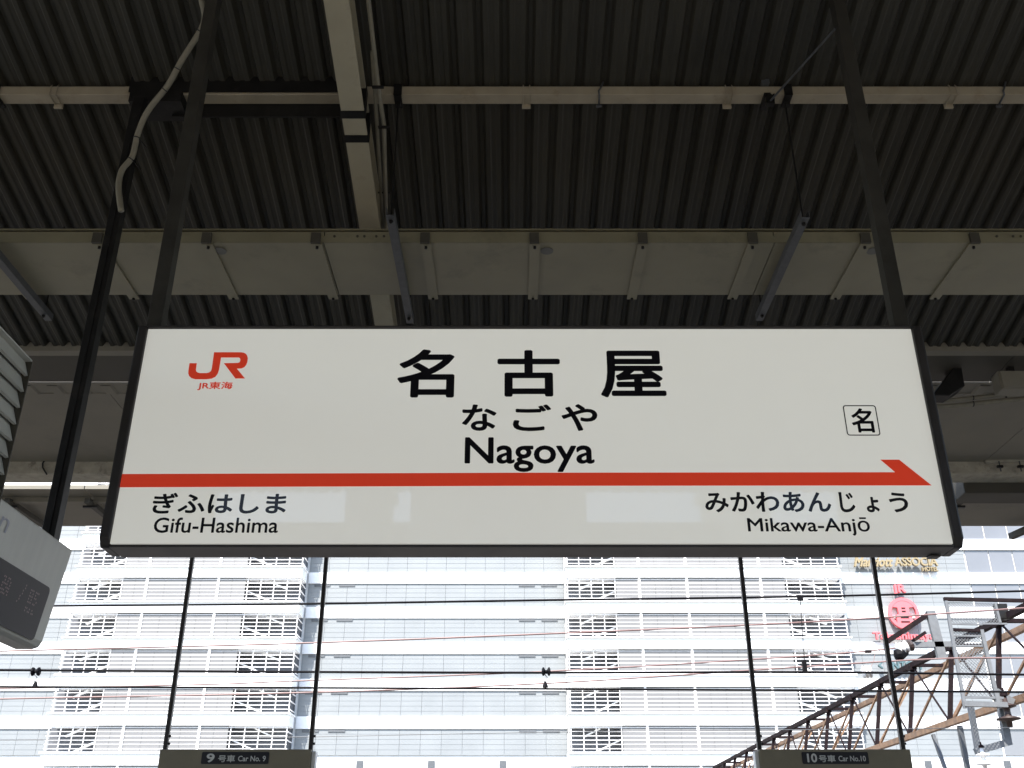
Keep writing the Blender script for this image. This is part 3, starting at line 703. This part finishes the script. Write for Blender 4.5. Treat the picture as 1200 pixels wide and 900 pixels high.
for yy in (Y0g + 2 * dY, Y1g - dY):
    MB().bar((XL_ + .25, yy, HL - .08), (XL_ + .25, yy, RAILZ - .5), .13, .13).build('leg', 'galv', gt)
MB().bar((XL_ + .22, yp + 2.0, HL - .1), (XL_ + .25, yp + .2, HL - 4.2), .10, .10).build('knee_brace', 'galv', gt)
# service cage with mesh on the gantry
cg = thing('service_cage', 'pale grey service ladder cage with wire mesh on the gantry', 'ladder', at(1150, 850, 25.6))
CD = 25.6
def cb_(a, b, w_, m='galv_light', nm='rail'): return MB().bar(at(*a, CD), at(*b, CD), w_, w_).build(nm, m, cg)
M['galv_light'] = mat('pale galvanised steel', (.15, .157, .163), .6, metal=.0, spec=.15, var=.1, scale=8)
cb_((1108, 702), (1131, 830), .075, nm='stile'); cb_((1150, 738), (1171, 830), .085, nm='stile'); cb_((1166, 707), (1172, 730), .06, nm='stile')
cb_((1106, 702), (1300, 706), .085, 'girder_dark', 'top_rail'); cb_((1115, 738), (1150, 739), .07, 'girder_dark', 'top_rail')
for ya, yb in ((731, 732), (745, 745.5), (757, 757)):
    cb_((1115, ya), (1151, yb), .04, nm='rung')
cb_((1129, 825), (1180, 826), .12, nm='foot_beam'); cb_((1129, 817), (1176, 818), .05, nm='rung'); cb_((1151, 731), (1180, 731), .04, nm='rung')
def meshpanel(c0, c1, c2, c3, nu, nv, r_=.006):
    A, B, C, D_ = [at(*c, CD + .02) for c in (c0, c1, c2, c3)]; b = MB()
    def pt(u, v): return (A * (1 - u) + B * u) * (1 - v) + (D_ * (1 - u) + C * u) * v
    for i in range(-nv, nu):
        for sgn in (1, -1):
            pa = None; seg = []
            for k in range(nv * 8 + 1):
                v = k / (nv * 8); u = (i + nv * v) / nu if sgn == 1 else 1 - (i + nv * v) / nu
                if 0 <= u <= 1: seg.append((u, v))
            if len(seg) > 1: b.bar(pt(*seg[0]), pt(*seg[-1]), r_ * 2, r_ * 2)
    o = b.build('wire_mesh', 'galv_light', cg); o['kind'] = 'stuff'
meshpanel((1110, 705), (1165, 707), (1170, 730), (1115, 730), 16, 6)
meshpanel((1116, 740), (1150, 740), (1153, 757), (1119, 757), 9, 5)
meshpanel((1119, 760), (1153, 760), (1170, 815), (1129, 815), 9, 12)
bk = MB().box(at(1170, 720, 27).x, at(1183, 720, 27).x, 27, 27.25, at(1170, 725, 27).z, at(1170, 707, 27).z)
o = bk.build('control_box', 'dark', None, bevel=.02); tag(o, 'small dark cabinet behind the mesh of the service cage', 'cabinet')
# grey arm and post left of the cage
am = thing('insulator_arm', 'pale grey bracket arm with post and strut left of the service cage', 'bracket', at(1103, 765, 27.2))
AD = 27.2
MB().bar(at(1090, 716, AD), at(1104, 772, AD), .24, .12, (0, 1, 0)).build('post', 'galv_light', am)
MB().bar(at(1062, 756, AD), at(1118, 755, AD), .12, .14).build('arm', 'galv_light', am)
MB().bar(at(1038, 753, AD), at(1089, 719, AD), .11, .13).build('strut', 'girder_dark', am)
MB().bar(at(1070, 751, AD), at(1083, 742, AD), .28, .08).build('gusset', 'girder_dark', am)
# hanging portal frame below the lower chord, with its insulators
hf = thing('hanging_frame', 'grey U shaped hanging frame below the girder at lower right', 'bracket', at(1160, 880, 26.6))
HD = 26.6
MB().bar(at(1137, 826, HD), at(1146.5, 882, HD), .13, .12, (0, 1, 0)).build('side_post', 'galv_light', hf)
MB().bar(at(1173, 826, HD), at(1181, 872, HD), .17, .15, (0, 1, 0)).build('side_post', 'galv_light', hf)
MB().bar(at(1143, 881, HD), at(1184, 869, HD), .14, .16).build('bottom_beam', 'galv_light', hf)
MB().bar(at(1166, 813, HD), at(1186, 826, HD), .12, .30).build('gusset', 'galv_light', hf)
for (px_, py_, lab, m, s_) in ((1155, 902, 'white post insulator standing under the hanging frame', 'porcelain', 1.5), (1184, 852, 'dark brown insulator beside the hanging frame post', 'porcelain_brown', 2.2)):
    a = at(px_, py_, HD - .3)
    t = thing('post_insulator', lab, 'insulator', a)
    MB().lathe(a, [(.03 * s_, 0), (.035 * s_, .06 * s_), (.13 * s_, .08 * s_), (.13 * s_, .095 * s_), (.04 * s_, .12 * s_), (.035 * s_, .2 * s_), (.11 * s_, .22 * s_), (.11 * s_, .235 * s_), (.03 * s_, .26 * s_), (.025 * s_, .34 * s_)], 14).build('shed_string', m, t, smooth=True)
    MB().lathe(a + Vector((0, 0, .34 * s_)), [(.045 * s_, 0), (.045 * s_, .03 * s_), (.015 * s_, .05 * s_), (.012 * s_, .09 * s_)], 8).build('cap', 'girder_dark', t)

# ---------------------------------------------------------------- station tower facade
BD, WD = 118.0, 122.0                           # front of the bays, front of the recessed wall
tw = thing('station_tower', 'vast white station tower facade with stair lattices behind the tracks', 'building', (0, WD, RAILZ - .6))
def zB(py): return at(600, py, BD).z
def zW(py): return at(600, py, WD).z
def xB(px, py=758): return at(px, py, BD).x
def xW(px, py=690): return at(px, py, WD).x
zt0 = zB(676.3); per = (zB(676.3) - zB(760.3)) / 2; zh = zB(676.3) - zB(702.8)
wt0 = zW(683.8); wper = (zW(683.8) - zW(854.2)) / 4; wh = zW(683.8) - zW(711)
MB().box(-130, 130, WD + .35, WD + 14, RAILZ - .6, 90).build('wall', 'white_wall', tw)
BAYS = [(xB(72), xB(346), [xB(130, 760), xB(278, 760)], [xB(157.5, 770), xB(244, 770)]),
        (xB(664.5), xB(998), [xB(726, 770), xB(930.5, 770)], [xB(754.6, 776), xB(812.4, 776), xB(902, 776)])]
segs = [(-72, BAYS[0][0] - .02), (BAYS[0][1] + .02, BAYS[1][0] - .02), (BAYS[1][1] + .02, xW(1131, 655))]
# recessed wall: bands and grooved panels
FL = range(-2, 7)
gw = 2.5
def panel_mesh(W_, H_, nrib, depth, m, nm):
    prof = []
    for i in range(nrib):
        a = i / nrib * H_; b = (i + 1) / nrib * H_; g = .03
        prof += [(0, a + g), (0, b - g), (depth, b - g), (depth, b + g)] if i < nrib - 1 else [(0, a + g), (0, b)]
    prof = [(0, 0)] + prof[1:] if False else prof
    prof[0] = (0, 0)
    pts = [(y, z) for y, z in prof] + [(.14, H_), (.14, 0)]
    return MB().prism(pts, lambda u, v, t: Vector((t, u, v)), 0, W_).mesh(nm, m)
for s0, s1 in segs:
    npan = max(1, round((s1 - s0) / gw)); w_ = (s1 - s0) / npan
    pm = panel_mesh(w_ - .03, wh, 5, .022, 'panel', 'wall_panel')
    for k in FL:
        zt = wt0 + k * -wper + 2 * wper
        for i in range(npan):
            piece('wall_panel', pm, tw, (s0 + i * w_ + .015, WD + .16, zt - wh))
        MB().box(s0, s1, WD, WD + .34, zt + .01, zt + wper - wh - .01).build('spandrel_band', 'white_wall', tw)
wm = MB().box(0, xW(626.6) - xW(608), 0, .1, 0, .32).mesh('window', 'vent')
for k in FL:
    zt = wt0 - k * wper + 2 * wper
    for px_ in (368, 397, 608, 634):
        piece('window', wm, tw, (xW(px_), WD + .08, zt - .36))
# bays
for bi, (xl, xr, lat, mul) in enumerate(BAYS):
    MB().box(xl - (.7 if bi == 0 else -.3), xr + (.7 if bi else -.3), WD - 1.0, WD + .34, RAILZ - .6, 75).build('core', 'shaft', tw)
    for X in mul:
        MB().box(X - .14, X + .14, BD + .14, BD + .50, RAILZ - .6, 75).build('mullion', 'white_metal', tw)
    edges = [lat[0]] + mul + [lat[1]]
    for k in range(-2, 8):
        zt = zt0 - k * per + 2 * per; zb = zt - zh
        MB().box(xl, xr, BD, WD - 1.02, zt + .001, zt + per - zh - .3).build('spandrel', 'white_wall', tw)
        MB().box(xl - .15, xr + .15, BD - .22, WD - 1.03, zt + per - zh - .298, zt + per - zh - .12).build('ledge', 'white_wall', tw)
        for e0, e1 in zip(edges[:-1], edges[1:]):
            if e1 - e0 < .5: continue
            npan = max(1, round((e1 - e0) / 1.9)); w_ = (e1 - e0) / npan
            for i in range(npan):
                MB().box(e0 + i * w_ + .012, e0 + (i + 1) * w_ - .012, BD + .29, BD + .39, zb - .1, zt - .005).build('louvre_panel', 'grey_panel', tw)
        for i in range(6):
            z = zb + (i + .48) * zh / 6
            MB().box(xl + .02, xr - .02, BD + .262, BD + .288, z, z + .068).build('fin', 'white_metal', tw)
            if i % 2 == 0:
                xs = xr if bi == 0 else xl
                s_ = -1 if bi == 0 else 1
                MB().box(min(xs, xs + s_ * .1), max(xs, xs + s_ * .1), BD + .38, WD - 1.1, z, z + .085).build('side_fin', 'white_metal', tw)
        for li, (a_, b_) in enumerate(((xl, lat[0]), (lat[1], xr))):
            W_ = b_ - a_
            for j in range(5):
                X = a_ + W_ * (.04 + .235 * j)
                MB().box(X - .045, X + .045, BD + .292, BD + .37, zb - .1, zt - .005).build('lattice_post', 'white_metal', tw)
            def sx(u): return a_ + W_ * (u if li == 0 else 1 - u)
            for (u0, v0, u1, v1) in ((.50, 0, .99, .5), (.30, .62, .60, .93)):
                MB().bar((sx(u0), BD + 1.6, zb + v0 * zh), (sx(u1), BD + 1.6, zb + v1 * zh), .5, .14).build('stair_flight', 'white_wall', tw)
# glazed part on the right
gx0 = xW(1133, 655)
gwid = xW(1163, 655) - xW(1135, 655)
gm_ = MB().box(0, gwid - .14, 0, .1, 0, wh).mesh('glass_pane', 'glass')
for k in FL:
    zt = wt0 - k * wper + 2 * wper
    for i in range(5): piece('glass_pane', gm_, tw, (gx0 + i * gwid, WD + .2, zt - wh))
    MB().box(gx0 - .3, gx0 + 5 * gwid + 20, WD, WD + .34, zt + .01, zt + wper - wh - .01).build('spandrel_band', 'white_wall', tw)
vm = MB().box(0, .8, 0, .1, 0, .8).mesh('vent_window', 'vent')
for px_ in (417, 501, 585, 1085, 1178):
    piece('vent_window', vm, tw, (at(px_, 897, WD).x, WD + .22, at(px_, 900, WD).z))
# lettering on the tower
LDp = WD - .7
hs = thing('hotel_sign', 'gold hotel name letters high on the tower wall at right', 'sign', at(1050, 668, LDp))
def wl(body, p0, p1, q0, q1, m, par, bold=.0, shear=0., th=.45): return lettering(body, at(p0, q1, LDp).x, at(p1, q1, LDp).x, at(p0, q1, LDp).z, at(p0, q0, LDp).z, LDp, m, par, bold, th, shear)
wl('Marriott', 1001, 1047, 653, 664.5, 'gold', hs, .03, .35); wl('ASSOCIA', 1049, 1099, 653.5, 663.5, 'gold', hs, .02); wl('HOTEL', 1081, 1099.5, 664.8, 669.6, 'gold', hs, .02)
ds = thing('store_sign', 'red round store emblem with red lettering on the tower wall', 'sign', at(1060, 752, LDp))
wl('JR', 1047, 1062, 685.5, 697.5, 'sign_red', ds, .035); wl('Takashimaya', 1024, 1096, 741, 752, 'sign_red', ds, .025)
ec = at(1059.5, 718.5, LDp); er = (at(1077.5, 718.5, LDp) - at(1041.5, 718.5, LDp)).length / 2
def ring(r0, r1, n=36, asp=1.0):
    b = MB(); vs = []
    for rr_, yy in ((r1, 0), (r1, .5), (r0, .5), (r0, 0)):
        vs += [(ec.x + rr_ * math.cos(2 * math.pi * i / n), ec.y + yy, ec.z + rr_ * asp * math.sin(2 * math.pi * i / n)) for i in range(n)]
    fs = [(q * n + i, q * n + (i + 1) % n, ((q + 1) % 4) * n + (i + 1) % n, ((q + 1) % 4) * n + i) for q in range(4) for i in range(n)]
    return b.add(vs, fs)
ring(er * .80, er, asp=1.02).build('emblem_ring', 'sign_red', ds)
fig = [(-.62, .38), (-.50, .62), (-.2, .74), (.2, .74), (.50, .62), (.62, .38), (.34, .34), (.30, -.02), (.46, -.10), (.46, -.62), (.2, -.74), (-.2, -.74), (-.46, -.62), (-.46, -.10), (-.30, -.02), (-.34, .34)]
MB().prism(fig, lambda u, v, t: Vector((ec.x + u * er * 1.12, ec.y + t, ec.z + v * er * 1.1)), .03, .47).build('emblem_figure', 'sign_red', ds)
for u0, u1, v in ((-.12, .12, .33), (-.12, .12, .12), (-.26, .26, -.28), (-.28, .28, -.56)):
    MB().box(ec.x + u0 * er, ec.x + u1 * er, ec.y - .02, ec.y + .029, ec.z + v * er - .07, ec.z + v * er + .07).build('emblem_stroke', 'girder_dark', ds)
ts = thing('shop_sign', 'teal block letters low on the tower behind the truss', 'sign', at(1055, 786, LDp))
wl('<', 1030, 1034.5, 776, 784, 'teal', ts, .03); wl('NTOM', 1046, 1080, 775, 785, 'teal', ts, .03)

# ---------------------------------------------------------------- blocks added behind the camera to shape the sky reflected in the sign
rw = MB().box(0, 2.4, 0, .12, 0, 1.6).mesh('window', 'glass')
for x0, x1, yb, hb, lab in ((-48, 48, -52, 20.2, 'long low grey block added behind the camera, reflected below the red stripe'),
                            (-62, -20, -46, 25, 'tall grey block added behind the camera, farthest left of the reflected blocks'), (-5.6, 4.1, -46, 26, 'tall grey block added behind the camera, reflected in the middle of the sign'),
                            (-9.2, -8.0, -46, 24, 'slim grey block added behind the camera, reflected left of the middle'), (12.7, 14.2, -46, 24, 'slim grey block added behind the camera, reflected right of the middle'), (22, 62, -46, 25, 'tall grey block added behind the camera, farthest right of the reflected blocks')):
    rb = thing('reflection_block', lab, 'building', ((x0 + x1) / 2, yb, RAILZ - .6), 'added blocks behind the camera')
    MB().box(x0, x1, yb - 12, yb, RAILZ - .6, hb).build('wall', 'block_wall', rb)
    MB().box(x0 - .3, x1 + .3, yb - 12.3, yb + .3, hb + .002, hb + .5).build('parapet', 'block_wall', rb)
    for zz in (1.2, 5.0, 8.8, 12.6, 16.0):
        x = x0 + 1.2
        while x < x1 - 3: piece('window', rw, rb, (x, yb + .002, zz)); x += 4.2
